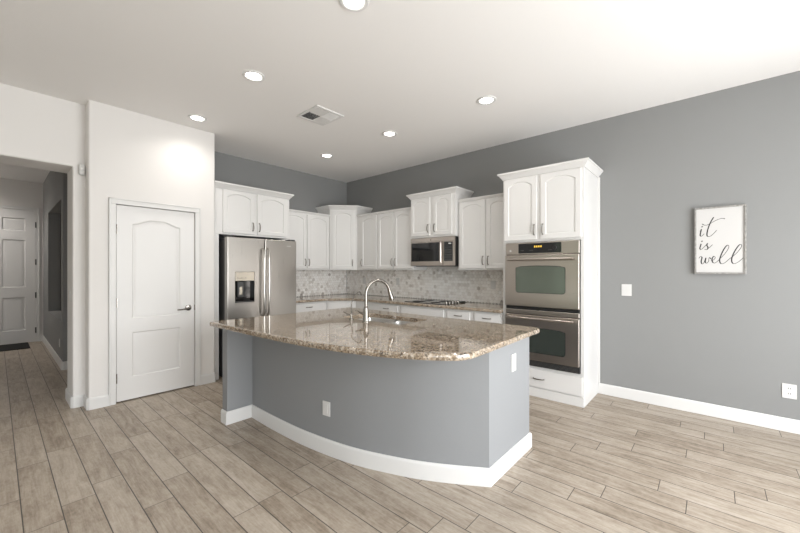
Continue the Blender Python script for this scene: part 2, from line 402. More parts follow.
# casings
def casing(name, F, u0, u1, top, w, wid=.058):
    bm = bmesh.new()
    for a, b, c, d in ((u0-wid, u0, 0, top), (u1, u1+wid, 0, top), (u0-wid, u1+wid, top, top+wid)):
        fbox(bm, F, a, b, c, d, w, w+.018, .005, 2)
        if c == 0: fbox(bm, F, (a if a < u0 else b-.012), (a+.012 if a < u0 else b), c, d+wid, w, w+.024, .003, 1)
    fbox(bm, F, u0-wid, u1+wid, top+wid-.012, top+wid, w, w+.024, .003, 1)
    return struct(name, bm, M['trim'])
casing('trim_1', FB, -3.637, -2.895, 2.052, .677)
casing('trim_2', FB, -4.9, -3.945, 2.50, -4.45, .055)

# pantry door
def pantry_door():
    u0, u1, v0, v1, w0, w = -3.630, -2.900, .014, 2.046, .632, .668
    bm = bmesh.new(); slab_sides(bm, FB, u0, u1, v0, v1, w0, w)
    st = [(0, w), (.012, w-.010), (.022, w-.010), (.05, w-.002)]
    section(bm, FB, (u0, u1, .785, v1), (-3.50, -3.045, .862, 1.915), st, .055, bell, 28)
    section(bm, FB, (u0, u1, v0, .785), (-3.50, -3.045, .245, .718), st)
    d = struct('door_1', bm, M['door'])
    for z in (1.795, 1.035, .256):
        b2 = bmesh.new(); tube(b2, [(-3.637, -.684, z-.05), (-3.637, -.684, z+.05)], .007, 8); fbox(b2, FB, -3.649, -3.625, z-.05, z+.05, .668, .680)
        part('hinge', b2, M['nickel'], d)
    b2 = bmesh.new(); lathe(b2, (-2.962, -.668, .932), [(.034, 0), (.034, .005), (.028, .012), (.013, .014), (.012, .045), (0, .047)], 20, (0, -1, 0))
    tube(b2, catmull([(-2.962, -.708, .932), (-2.985, -.712, .928), (-3.02, -.712, .921), (-3.06, -.708, .919), (-3.085, -.704, .921)], 5), [.012]*3+[.010]*6+[.008]*12, 10)
    part('door_handle', b2, M['nickel'], d)
    b2 = bmesh.new(); fbox(b2, FB, -2.901, -2.893, .90, .965, .66, .679); part('strike_plate', b2, M['pewter'], d)
pantry_door()
def front_door():
    u0, u1, v0, v1, w = -4.9, -3.945, .012, 2.49, -4.43
    bm = bmesh.new(); slab_sides(bm, FB, u0, u1, v0, v1, -4.449, w)
    cols = [(u0, (u0+u1)/2, u0+.12, (u0+u1)/2-.045), ((u0+u1)/2, u1, (u0+u1)/2+.045, u1-.135)]
    rows = [(v0, .955, .245, .86), (.955, 2.02, 1.05, 1.935), (2.02, v1, 2.10, 2.335)]
    for a, b, c, d in cols:
        for e_, f, g, h in rows:
            section(bm, FB, (a, b, e_, f), (c, d, g, h), [(0, w), (.010, w-.016), (.022, w-.016), (.06, w-.002)])
    d = struct('door_2', bm, M['door'])
    for z in (2.23, 1.523, .893, .225):
        b2 = bmesh.new(); tube(b2, [(-3.944, 4.431, z-.055), (-3.944, 4.431, z+.055)], .010, 8); part('hinge', b2, M['dark'], d)
front_door()
bm = bmesh.new(); box(bm, -4.85, -4.05, 3.70, 4.40, 0.001, .014, .004)
single('door_mat', bm, M['mat'], 'thin black rubber doormat on the hall floor against the front door', 'mat')

# ------------------------------------------------------------------ backsplash of hexagonal mosaic tile
def backsplash(name, F, u0, u1, v0, v1, label, extra=None):
    root = thing(name, label, 'backsplash', F((u0+u1)/2, v0, 0))
    bm = bmesh.new(); fbox(bm, F, u0, u1, v0, v1, .0005, .005)
    if extra: fbox(bm, F, extra[0], extra[1], v1, extra[2], .0005, .005)
    part('grout', bm, M['grout'], root)
    bm = bmesh.new(); lay = bm.faces.layers.float.new('tint'); r = .0285; dx = r*math.sqrt(3); dv = r*1.5; rr = r-.0018
    regions = [(u0, u1, v0, v1)] + ([(extra[0], extra[1], v1, extra[2])] if extra else [])
    j = 0; v = v0+r
    while v < max(g[3] for g in regions)+r:
        u = u0 + (dx/2 if j % 2 else 0)
        while u < u1+dx/2:
            t = random.betavariate(4, 2.2) if random.random() > .04 else random.uniform(.05, .3)
            for ua, ub, va, vb in regions:
                if not (ua-dx/2 < u < ub+dx/2 and va-r < v < vb+r): continue
                pts = [(u+rr*math.sin(k*math.pi/3), v+rr*math.cos(k*math.pi/3)) for k in range(6)]
                pts = [(min(max(a, ua), ub), min(max(b, va), vb)) for a, b in pts]
                ar = abs(sum(pts[k][0]*pts[(k+1) % 6][1]-pts[(k+1) % 6][0]*pts[k][1] for k in range(6)))/2
                if ar < 1e-4: continue
                a = [bm.verts.new(F(p[0], p[1], .005)) for p in pts]; b = [bm.verts.new(F(p[0], p[1], .009)) for p in pts]
                f = bm.faces.new(b); f[lay] = t
                for k in range(6):
                    if (Vector(pts[k])-Vector(pts[(k+1) % 6])).length > 1e-5:
                        f = bm.faces.new((a[k], a[(k+1) % 6], b[(k+1) % 6], b[k])); f[lay] = t
            u += dx
        v += dv; j += 1
    part('mosaic_tile', bm, M['hex'], root)
backsplash('tile_backsplash', FB, -1.60, -.012, .9158, 1.371, 'hexagon marble mosaic backsplash on the back wall beside the refrigerator')
backsplash('tile_backsplash', FR, .012, 3.452, .9158, 1.371, 'long hexagon marble mosaic backsplash on the right wall under the microwave', (1.93, 2.694, 1.43))

# ------------------------------------------------------------------ wall cabinets
CROWN = [(0, 0), (.006, 0), (.010, .012), (.022, .026), (.036, .045), (.043, .052), (.050, .054), (.050, .072), (0, .072)]
CROWN_S = [(0, 0), (.006, 0), (.010, .010), (.018, .020), (.024, .024), (.024, .036), (0, .036)]
def cab_root(name, F, u, v, w, label): return thing(name, label, 'cabinet', F(u, v, w), 'white kitchen cabinets')
def wall_cab(label, F, u0, u1, v0, v1, depth, doors, crown, crown_path, hside, dv0, dv1, rise=.045, w0=.002):
    root = cab_root('wall_cabinet', F, (u0+u1)/2, v0, 0, label)
    bm = bmesh.new(); fbox(bm, F, u0, u1, v0, v1, w0, depth, .002, 1); part('cabinet_body', bm, M['cab'], root)
    for (a, b), hs in zip(doors, hside):
        d = part('door', panel_door_bm(F, a, b, dv0, dv1, depth+.0005, .02, .05, rise), M['cab'], root)
        pull(F, a+.026 if hs == 'L' else b-.026, dv0+.10, depth+.02, d)
    if crown:
        bm = bmesh.new(); pts = [F(u, 0, w) for u, w in crown_path]
        sweep(bm, [(p.x, p.y) for p in pts], [(o, z+v1) for o, z in crown], 1)
        part('crown_molding', bm, M['cab'], root)
    return root
# travelling left to right with the room in front: outward is on the right-hand side
D = .33
r = wall_cab('wide white cabinet with two arched doors directly over the refrigerator', FB, -2.664, -1.612, 1.826, 2.405, .62,
    [(-2.557, -2.146), (-2.106, -1.664)], CROWN, [(-2.664, .62), (-1.612, .62), (-1.612, .003)], 'RL', 1.85, 2.395)
bm = bmesh.new(); fbox(bm, FB, -2.664, -2.60, 0, 1.8255, .003, .62, .002, 1); part('end_panel', bm, M['cab'], r)
wall_cab('white wall cabinet with two arched doors between the refrigerator and the corner cabinet', FB, -1.609, -.668, 1.372, 2.28, D,
    [(-1.585, -1.135), (-1.118, -.69)], CROWN_S, [(-1.609, D), (-.668, D)], 'RL', 1.395, 2.27)
# diagonal corner cabinet
S2 = math.sqrt(.5)
FD = Frame((-.662, -.345, 0), (S2, -S2, 0), (-S2, -S2, 0)); DL = math.hypot(.662-.345, .662-.345) * 1.0
def corner_cab():
    root = cab_root('corner_cabinet', FD, DL/2, 1.372, 0, 'white diagonal corner cabinet with one tall arched door')
    poly = [(-.003, -.003), (-.664, -.003), (-.664, -.345), (-.345, -.664), (-.003, -.664)]
    bm = bmesh.new(); prism(bm, poly, 1.372, 2.405); part('cabinet_body', bm, M['cab'], root)
    d = part('door', panel_door_bm(FD, .035, DL-.035, 1.395, 2.395, .001, .02, .055, .045), M['cab'], root)
    pull(FD, DL-.062, 1.495, .021, d)
    bm = bmesh.new(); sweep(bm, [(-.664, -.003), (-.664, -.345), (-.345, -.664), (-.003, -.664)], [(o, z+2.405) for o, z in CROWN], 1)
    part('crown_molding', bm, M['cab'], root)
corner_cab()
wall_cab('narrow white wall cabinet with one arched door just right of the corner cabinet', FR, .668, 1.172, 1.372, 2.28, D, [(.785, 1.155)], CROWN_S, [(.668, D), (1.172, D)], 'L', 1.395, 2.27)
wall_cab('white wall cabinet with two arched doors just left of the microwave', FR, 1.174, 1.925, 1.372, 2.28, D, [(1.19, 1.53), (1.545, 1.905)], CROWN_S, [(1.174, D), (1.925, D)], 'RL', 1.395, 2.27)
wall_cab('short white cabinet with two arched doors directly above the microwave', FR, 1.928, 2.698, 1.832, 2.405, .40, [(1.945, 2.285), (2.345, 2.65)], CROWN, [(1.928, .003), (1.928, .40), (2.698, .40), (2.698, .003)], 'RL', 1.86, 2.395)
wall_cab('white wall cabinet with two arched doors between the microwave and the oven tower', FR, 2.70, 3.452, 1.372, 2.28, D, [(2.725, 3.105), (3.125, 3.435)], CROWN_S, [(2.70, D), (3.452, D)], 'RL', 1.395, 2.27)

# oven tower
def tower():
    u0, u1, dp = 3.456, 4.314, .575
    root = cab_root('oven_cabinet', FR, (u0+u1)/2, 0, 0, 'tall white cabinet tower that holds the double wall oven')
    bm = bmesh.new()
    fbox(bm, FR, u0, 3.50, 0, 2.405, .003, dp, .002, 1); fbox(bm, FR, 4.28, u1, 0, 2.405, .003, dp, .002, 1); fbox(bm, FR, u1, u1+.02, .116, 2.405, .003, .018, .002, 1)
    fbox(bm, FR, 3.50, 4.28, 1.68, 2.405, .003, dp); fbox(bm, FR, 3.50, 4.28, 0, .326, .003, dp); fbox(bm, FR, 3.50, 4.28, .326, 1.68, .003, .02)
    part('cabinet_body', bm, M['cab'], root)
    for a, b, hu in ((3.475, 3.846, 3.822), (3.889, 4.288, 3.913)):
        d = part('door', panel_door_bm(FR, a, b, 1.705, 2.398, dp+.0005, .02, .052, .05), M['cab'], root)
        pull(FR, hu, 1.81, dp+.02, d, .11, m='nickel')
    d = part('drawer', drawer_bm(FR, 3.475, 4.298, .11, .302, dp+.0005), M['cab'], root); pull(FR, 3.87, .205, dp+.02, d, .11, True)
    bm = bmesh.new(); fbox(bm, FR, u0, u1, 0, .098, dp+.0005, dp+.012, .003, 1); part('plinth', bm, M['cab'], root)
    bm = bmesh.new(); pts = [(u0, .405), (u0, dp), (u1, dp), (u1, .003)]
    sweep(bm, [(lambda p: (p.x, p.y))(FR(u, 0, w)) for u, w in pts], [(o, z+2.405) for o, z in CROWN], 1)
    part('crown_molding', bm, M['cab'], root)
tower()

# ------------------------------------------------------------------ base cabinets
BD = .595
def base_cab(label, F, u0, u1, drawers, doors, handled=True):
    root = cab_root('base_cabinet', F, (u0+u1)/2, 0, 0, label)
    bm = bmesh.new(); fbox(bm, F, u0, u1, .10, .874, .003, BD, .002, 1); part('cabinet_body', bm, M['cab'], root)
    bm = bmesh.new(); fbox(bm, F, u0, u1, 0, .0995, .003, BD-.07); part('toe_kick', bm, M['cab'], root)
    for a, b in drawers:
        d = part('drawer' if handled else 'false_front', drawer_bm(F, a, b, .735, .852, BD+.0005), M['cab'], root)
        if handled: pull(F, (a+b)/2, .80, BD+.02, d, .10, True)
    for a, b, hs in doors:
        d = part('door', panel_door_bm(F, a, b, .125, .70, BD+.0005, .02, .055), M['cab'], root)
        pull(F, a+.03 if hs == 'L' else b-.03, .62, BD+.02, d)
    return root
base_cab('white base cabinet with one drawer against the refrigerator side', FB, -1.60, -.93, [(-1.58, -.95)], [(-1.58, -1.27, 'R'), (-1.26, -.95, 'L')])
def corner_base():
    root = cab_root('corner_base_cabinet', FB, -.465, 0, .465, 'white diagonal base cabinet in the kitchen corner under the counter')
    poly = [(-.003, -.003), (-.927, -.003), (-.927, -.595), (-.595, -.927), (-.003, -.927)]
    bm = bmesh.new(); prism(bm, poly, .10, .874); part('cabinet_body', bm, M['cab'], root)
    poly = [(-.01, -.01), (-.92, -.01), (-.92, -.53), (-.53, -.92), (-.01, -.92)]
    bm = bmesh.new(); prism(bm, poly, 0, .0995); part('toe_kick', bm, M['cab'], root)
    F = Frame((-.927, -.595, 0), (S2, -S2, 0), (-S2, -S2, 0)); L_ = .332*math.sqrt(2)
    part('false_front', drawer_bm(F, .03, L_-.03, .735, .852, .001), M['cab'], root)
    d = part('door', panel_door_bm(F, .03, L_-.03, .125, .70, .001, .02, .055), M['cab'], root); pull(F, L_-.06, .62, .021, d)
corner_base()
base_cab('white base cabinet with one drawer just right of the corner base cabinet', FR, .93, 1.895, [(1.40, 1.85)], [(1.40, 1.85, 'L')])
base_cab('white base cabinet with a plain handleless front under the cooktop', FR, 1.897, 2.678, [(1.926, 2.65)], [(1.926, 2.28, 'R'), (2.296, 2.65, 'L')], False)
base_cab('white base cabinet with one drawer between the cooktop base and the last base cabinet', FR, 2.68, 3.066, [(2.712, 3.034)], [(2.712, 3.034, 'R')])
base_cab('white base cabinet with one drawer standing against the oven tower', FR, 3.068, 3.453, [(3.103, 3.434)], [(3.103, 3.434, 'R')])

# ------------------------------------------------------------------ granite counters
def offset_poly(poly, d):
    n = len(poly); out = []
    ar = sum(poly[i][0]*poly[(i+1) % n][1]-poly[(i+1) % n][0]*poly[i][1] for i in range(n)); s = 1 if ar > 0 else -1
    for i in range(n):
        a, b, c = Vector(poly[i-1]), Vector(poly[i]), Vector(poly[(i+1) % n])
        d0 = (b-a).normalized(); d1 = (c-b).normalized(); n0 = Vector((-d0.y, d0.x))*s; n1 = Vector((-d1.y, d1.x))*s
        m = n0+n1; m = m/max(m.dot(n0), .3); q = b+m*d; out.append((q.x, q.y))
    return out
def slab(poly, z0, z1, hole=None, r=.014):
    bm = bmesh.new()
    prof = [(r, z0), (r*.3, z0+r*.3), (0, z0+r), (0, z1-r), (r*.3, z1-r*.3), (r, z1)]
    rows = loft(bm, [[(x, y, z) for x, y in offset_poly(poly, d)] for d, z in prof], cap0=False, cap1=False)
    hr = None
    if hole:
        hr = loft(bm, [[(x, y, z) for x, y in hole] for z in (z0, z1-.004)] + [[(x, y, z1) for x, y in offset_poly(hole, -.004)]], cap0=False, cap1=False)
    for k in (0, -1):
        loops = [rows[k]] + ([hr[k]] if hr else [])
        es = []
        for l in loops:
            for i in range(len(l)): es.append(bm.edges.get((l[i], l[(i+1) % len(l)])))
        bmesh.ops.triangle_fill(bm, edges=es, use_beauty=True, normal=(0, 0, 1))
    return bm
bm = slab(rounded([(-.003, -.003), (-1.602, -.003), (-1.602, -.635), (-.94, -.635), (-.635, -.94), (-.635, -3.453), (-.003, -3.453)], {3: .05, 4: .05}, 4), .8745, .9155)
single('perimeter_countertop', bm, M['granite'], 'L-shaped speckled granite countertop running under the backsplash along both walls', 'countertop')

front = [(-2.86, -2.045), (-2.862, -2.45), (-2.842, -2.885), (-2.775, -3.33), (-2.655, -3.695), (-2.54, -3.935), (-2.375, -4.205)]
curve = [(v.x, v.y) for v in catmull(front, 7)]
isl = [(-3.09, -1.93), (-3.09, -2.03)] + [(-2.86, -2.03)] + curve[1:] + [(-1.715, -4.205), (-1.715, -1.93)]
isl_root = thing('kitchen_island', 'grey painted curved kitchen island with white baseboard', 'island', (-2.3, -3.05, 0))
bm = bmesh.new()
n = len(isl); inn = offset_poly(isl, .045)
loft(bm, [[(x, y, 0) for x, y in inn], [(x, y, 0) for x, y in isl], [(x, y, .874) for x, y in isl], [(x, y, .874) for x, y in inn], [(x, y, .001) for x, y in inn]], cap0=False, cap1=False)
part('curved_body', bm, M['island_grey'], isl_root)
bm = bmesh.new(); sweep(bm, [(-3.09, -1.93), (-3.09, -2.03), (-2.86, -2.03)] + curve[1:] + [(-1.715, -4.205), (-1.715, -3.9)], BP, 1)
part('baseboard', bm, M['trim'], isl_root, 'white baseboard following the curve')
top = [(-3.195, -1.915), (-3.19, -2.2), (-3.178, -2.6), (-3.158, -2.96), (-3.13, -3.28), (-3.08, -3.58), (-3.0, -3.86), (-2.90, -4.07), (-2.81, -4.20)]
top = [(v.x, v.y) for v in catmull(top, 5)]
poly = top + [(-2.765, -4.243), (-2.70, -4.265), (-2.62, -4.268), (-1.62, -4.25), (-1.588, -4.235), (-1.575, -4.20), (-1.565, -1.95), (-1.577, -1.92), (-1.605, -1.912), (-3.175, -1.905)]
def rrect(x0, x1, y0, y1, r, n=5):
    out = []
    for cx, cy, a in ((x1-r, y1-r, 0), (x0+r, y1-r, 90), (x0+r, y0+r, 180), (x1-r, y0+r, 270)):
        for k in range(n+1): t = R(a+90*k/n); out.append((cx+r*math.cos(t), cy+r*math.sin(t)))
    return out
SX0, SX1, SY0, SY1 = -2.215, -1.81, -3.31, -2.54
bm = slab(poly, .8745, .9155, rrect(SX0, SX1, SY0, SY1, .05))
single('island_countertop', bm, M['granite'], 'large curved speckled granite slab on top of the grey island', 'countertop')
# undermount double sink
sk = thing('sink', 'stainless double bowl sink set into the granite island top', 'sink', ((SX0+SX1)/2, (SY0+SY1)/2, .67))
bm = bmesh.new()
o = rrect(SX0-.02, SX1+.02, SY0-.02, SY1+.02, .06)
box(bm, SX0+.03, SX1-.03, -2.939, -2.911, .72, .862, .006)
part('divider', bm, M['sink'], sk)
for y0, y1 in ((SY0, -2.937), (-2.913, SY1)):
    bm = bmesh.new(); c = [((SX0+SX1)/2, (y0+y1)/2)]
    L_ = []
    for ins, z in ((-.012, .873), (.0, .873), (.003, .868), (.012, .76), (.022, .70), (.045, .682), (.10, .677)):
        L_.append([(x, y, z) for x, y in rrect(SX0+ins, SX1-ins, y0+max(ins, 0), y1-max(ins, 0), .05 if ins < .04 else .03)])
    loft(bm, L_, cap0=False); b = part('bowl', bm, M['sink'], sk)
    bm = bmesh.new(); lathe(bm, ((SX0+SX1)/2, (y0+y1)/2, .677), [(.045, 0), (.045, .003), (.036, .003), (.03, .001), (0, .001)], 20); part('drain', bm, M['nickel'], b)
# faucet
fx, fy = -2.29, -2.972; zt = .9155
fa = thing('faucet', 'tall gooseneck pull-down kitchen faucet beside the island sink', 'faucet', (fx, fy, zt))
bm = bmesh.new(); lathe(bm, (fx, fy, zt), [(.031, 0), (.031, .006), (.027, .012), (.025, .07), (.022, .12), (.016, .135), (.014, .14)], 20); part('base', bm, M['nickel'], fa)
d = Vector((.29, -.062, 0)).normalized(); pts = []
for z in (1.05, 1.10, 1.15): pts.append((fx, fy, z))
rad = .128; c = Vector((fx, fy, 1.155))+d*rad
for k in range(0, 17):
    a = R(180-180*k/16*.93); pts.append(tuple(c+d*rad*math.cos(a)+Vector((0, 0, rad*math.sin(a)))))
bm = bmesh.new(); tube(bm, pts, .0140, 12); part('gooseneck_spout', bm, M['nickel'], fa)
e0 = Vector(pts[-1]); dr = (e0-Vector(pts[-2])).normalized()
bm = bmesh.new(); tube(bm, [e0-dr*.005, e0+dr*.01, e0+dr*.03, e0+dr*.075, e0+dr*.092], [.0155, .017, .0185, .025, .023], 14); part('spray_head', bm, M['nickel'], fa)
bm = bmesh.new(); tube(bm, [(fx, fy, .985), (fx-.01, fy+.03, .988), (fx-.012, fy+.05, .992), (fx-.015, fy+.115, 1.01)], [.014, .014, .009, .006], 10); part('lever', bm, M['nickel'], fa)
tp = thing('water_tap', 'slim filtered water tap with thin angled spout left of the tall faucet', 'tap', (-2.272, -2.757, zt))
bm = bmesh.new(); lathe(bm, (-2.272, -2.757, zt), [(.02, 0), (.02, .006), (.012, .012), (.01, .05), (.006, .055)], 16); part('base', bm, M['nickel'], tp)
bm = bmesh.new(); tube(bm, catmull([(-2.272, -2.757, .96), (-2.272, -2.757, 1.03), (-2.265, -2.757, 1.085), (-2.21, -2.737, 1.125), (-2.145, -2.712, 1.162), (-2.115, -2.708, 1.155), (-2.105, -2.712, 1.13)], 5), .0052, 8); part('spout', bm, M['nickel'], tp)
bm = bmesh.new(); tube(bm, [(-2.272, -2.757, .958), (-2.30, -2.74, .968), (-2.335, -2.715, .99)], [.006, .006, .005], 8); part('lever', bm, M['pewter'], tp)

# ------------------------------------------------------------------ refrigerator
def fridge():
    root = thing('refrigerator', 'stainless french door refrigerator with water dispenser under the wide cabinet', 'refrigerator', (-2.082, -.4, 0))
    bm = bmesh.new(); box(bm, -2.562, -1.604, -.70, -.04, .02, 1.77, .004); part('casing', bm, M['dark'], root, 'dark grey refrigerator sides')
    bm = bmesh.new(); box(bm, -2.55, -1.62, -.715, -.70, .0, .075); part('kick_grille', bm, M['black'], root)
    t = .79; w0 = .706
    def slab_door(nm, a, b, v0, v1):
        bm = bmesh.new(); fbox(bm, FB, a, b, v0, v1, w0, t, .012, 3); return part(nm, bm, M['steel_v'], root)
    # left door with the dispenser opening
    bm = bmesh.new(); a, b, v0, v1 = -2.566, -2.087, .72, 1.785; c = .008
    loft(bm, [[FB(a,v0,w0), FB(b,v0,w0), FB(b,v1,w0), FB(a,v1,w0)], [FB(a,v0,t-c), FB(b,v0,t-c), FB(b,v1,t-c), FB(a,v1,t-c)],
              [FB(a+c*.3,v0+c*.3,t-c*.3), FB(b-c*.3,v0+c*.3,t-c*.3), FB(b-c*.3,v1-c*.3,t-c*.3), FB(a+c*.3,v1-c*.3,t-c*.3)], [FB(a+c,v0+c,t), FB(b-c,v0+c,t), FB(b-c,v1-c,t), FB(a+c,v1-c,t)]], cap1=False)
    section(bm, FB, (a+c, b-c, v0+c, v1-c), (-2.475, -2.222, .958, 1.352), [(0, t), (.002, t-.06)], cap=True)
    ld = part('door', bm, M['steel_v'], root)
    dp = bmesh.new(); loft(dp, [[FB(-2.470,.963,w), FB(-2.227,.963,w), FB(-2.227,1.235,w), FB(-2.470,1.235,w)] for w in (t+.002, t-.055)], cap0=False)
    dis = part('water_dispenser', dp, M['blackglass'], ld, 'black dispenser recess in left door')
    b2 = bmesh.new(); fbox(b2, FB, -2.470, -2.227, 1.236, 1.347, t-.05, t+.004, .003); part('control_panel', b2, M['clear'], dis)
    b2 = bmesh.new(); fbox(b2, FB, -2.435, -2.355, 1.03, 1.225, t-.05, t-.012, .008); part('paddle', b2, M['dark'], dis)
    b2 = bmesh.new(); fbox(b2, FB, -2.412, -2.378, 1.06, 1.16, t-.013, t-.006, .004); part('nozzle', b2, M['clear'], dis)
    b2 = bmesh.new(); fbox(b2, FB, -2.46, -2.235, .963, .975, t-.05, t+.003, .003); part('drip_tray', b2, M['dark'], dis)
    b2 = bmesh.new()
    for k in range(3): tube(b2, [FB(-2.452+.05*k, 1.262, t+.005), FB(-2.444+.05*k, 1.28, t+.005), FB(-2.425+.05*k, 1.268, t+.005)], .0022, 6)
    part('symbol', b2, M['dark'], dis)
    rd = slab_door('door', -2.079, -1.600, .72, 1.785)
    b2 = bmesh.new(); fbox(b2, FB, -1.755, -1.69, 1.702, 1.711, t, t+.002); part('badge', b2, M['plate'], rd)
    fz = slab_door('freezer_drawer', -2.566, -1.600, .085, .712)
    for dd, uu in ((ld, -2.118), (rd, -2.048)):
        b2 = bmesh.new(); path = [(1.655, 0), (1.652, .03), (1.62, .046), (1.5, .056), (1.2, .062), (.95, .056), (.80, .046), (.775, .03), (.772, 0)]
        tube(b2, [FB(uu, z, t+o) for z, o in path], [.013, .013, .014, .0145, .0145, .0145, .014, .013, .013], 10); part('handle', b2, M['steel_v'], dd)
    b2 = bmesh.new(); tube(b2, [FB(u, .63, t+o) for u, o in ((-2.50, 0), (-2.50, .05), (-2.45, .058), (-1.72, .058), (-1.665, .05), (-1.665, 0))], .013, 10); part('handle', b2, M['steel_v'], fz)
    for a, b in ((-2.56, -2.48), (-1.685, -1.605)):
        b2 = bmesh.new(); box(b2, a, b, -.76, -.62, 1.786, 1.806, .004); part('hinge_cover', b2, M['dark'], root)
fridge()

# ------------------------------------------------------------------ microwave
def rr_window(F, u0, u1, v0, v1, w0, w1, r, arch=0):
    bm = bmesh.new(); p = rounded([(u0, v0), (u1, v0)] + ([(u1, v1-arch)] + [(u1+(u0-u1)*i/10, v1-arch+arch*(1-(2*i/10-1)**2)) for i in range(1, 10)] + [(u0, v1-arch)] if arch else [(u1, v1), (u0, v1)]), {0: r, 1: r, 2: r, (12 if arch else 3): r} if not arch else {0: r, 1: r, 2: r*.7, 12: r*.7})
    if arch: p = p
    fprism(bm, F, p, w0, w1); return bm
def microwave():
    u0, u1, v0, v1 = 1.932, 2.692, 1.432, 1.826
    root = thing('microwave', 'stainless over-the-range microwave under the short cabinet', 'microwave', FR((u0+u1)/2, v0, .2))
    bm = bmesh.new(); fbox(bm, FR, u0, u1, v0, v1, .012, .385, .003); part('casing', bm, M['black'], root, 'black microwave sides')
    w = .386
    bm = bmesh.new(); fbox(bm, FR, u0, u1, 1.765, 1.826, w, w+.028, .004); tb = part('top_band', bm, M['steel_h'], root)
    bm = bmesh.new(); lathe(bm, FR(2.30, 1.795, w+.028), [(.011, 0), (.011, .002), (.009, .003), (0, .003)], 16, (-1, 0, 0)); part('emblem', bm, M['clear'], tb)
    bm = bmesh.new(); fbox(bm, FR, u0, 2.512, 1.432, 1.764, w, w+.026, .004); dr = part('door', bm, M['steel_h'], root)
    bm = bmesh.new(); fbox(bm, FR, 1.948, 2.446, 1.495, 1.757, w+.0265, w+.029, .001, 1); part('window', bm, M['blackglass'], dr)
    bm = bmesh.new(); fbox(bm, FR, 2.01, 2.39, 1.51, 1.69, w+.0295, w+.0305); part('viewing_screen', bm, M['blackglass'], dr)
    bm = bmesh.new(); tube(bm, [FR(2.482, z, w+.026+o) for z, o in ((1.755, 0), (1.752, .018), (1.735, .024), (1.5, .024), (1.475, .018), (1.472, 0))], .012, 10); part('handle', bm, M['steel_h'], dr)
    bm = bmesh.new(); fbox(bm, FR, 2.514, u1, 1.432, 1.764, w, w+.026, .004); cp = part('control_panel', bm, M['steel_h'], root)
    bm = bmesh.new(); fbox(bm, FR, 2.524, 2.662, 1.495, 1.757, w+.0265, w+.029); kp = part('keypad', bm, M['blackglass'], cp)
    bm = bmesh.new(); fbox(bm, FR, 2.60, 2.64, 1.725, 1.74, w+.0295, w+.0305); part('display', bm, M['plate'], kp)
    for i in range(6):
        for j in range(4):
            bm = bmesh.new(); fbox(bm, FR, 2.538+.030*j, 2.556+.030*j, 1.51+.033*i, 1.522+.033*i, w+.0292, w+.0302); part('button', bm, M['dark'], kp)
    bm = bmesh.new(); fbox(bm, FR, u0+.06, u1-.06, v0-.008, v0-.0005, .05, .36); part('underside_vent', bm, M['black'], root)
microwave()

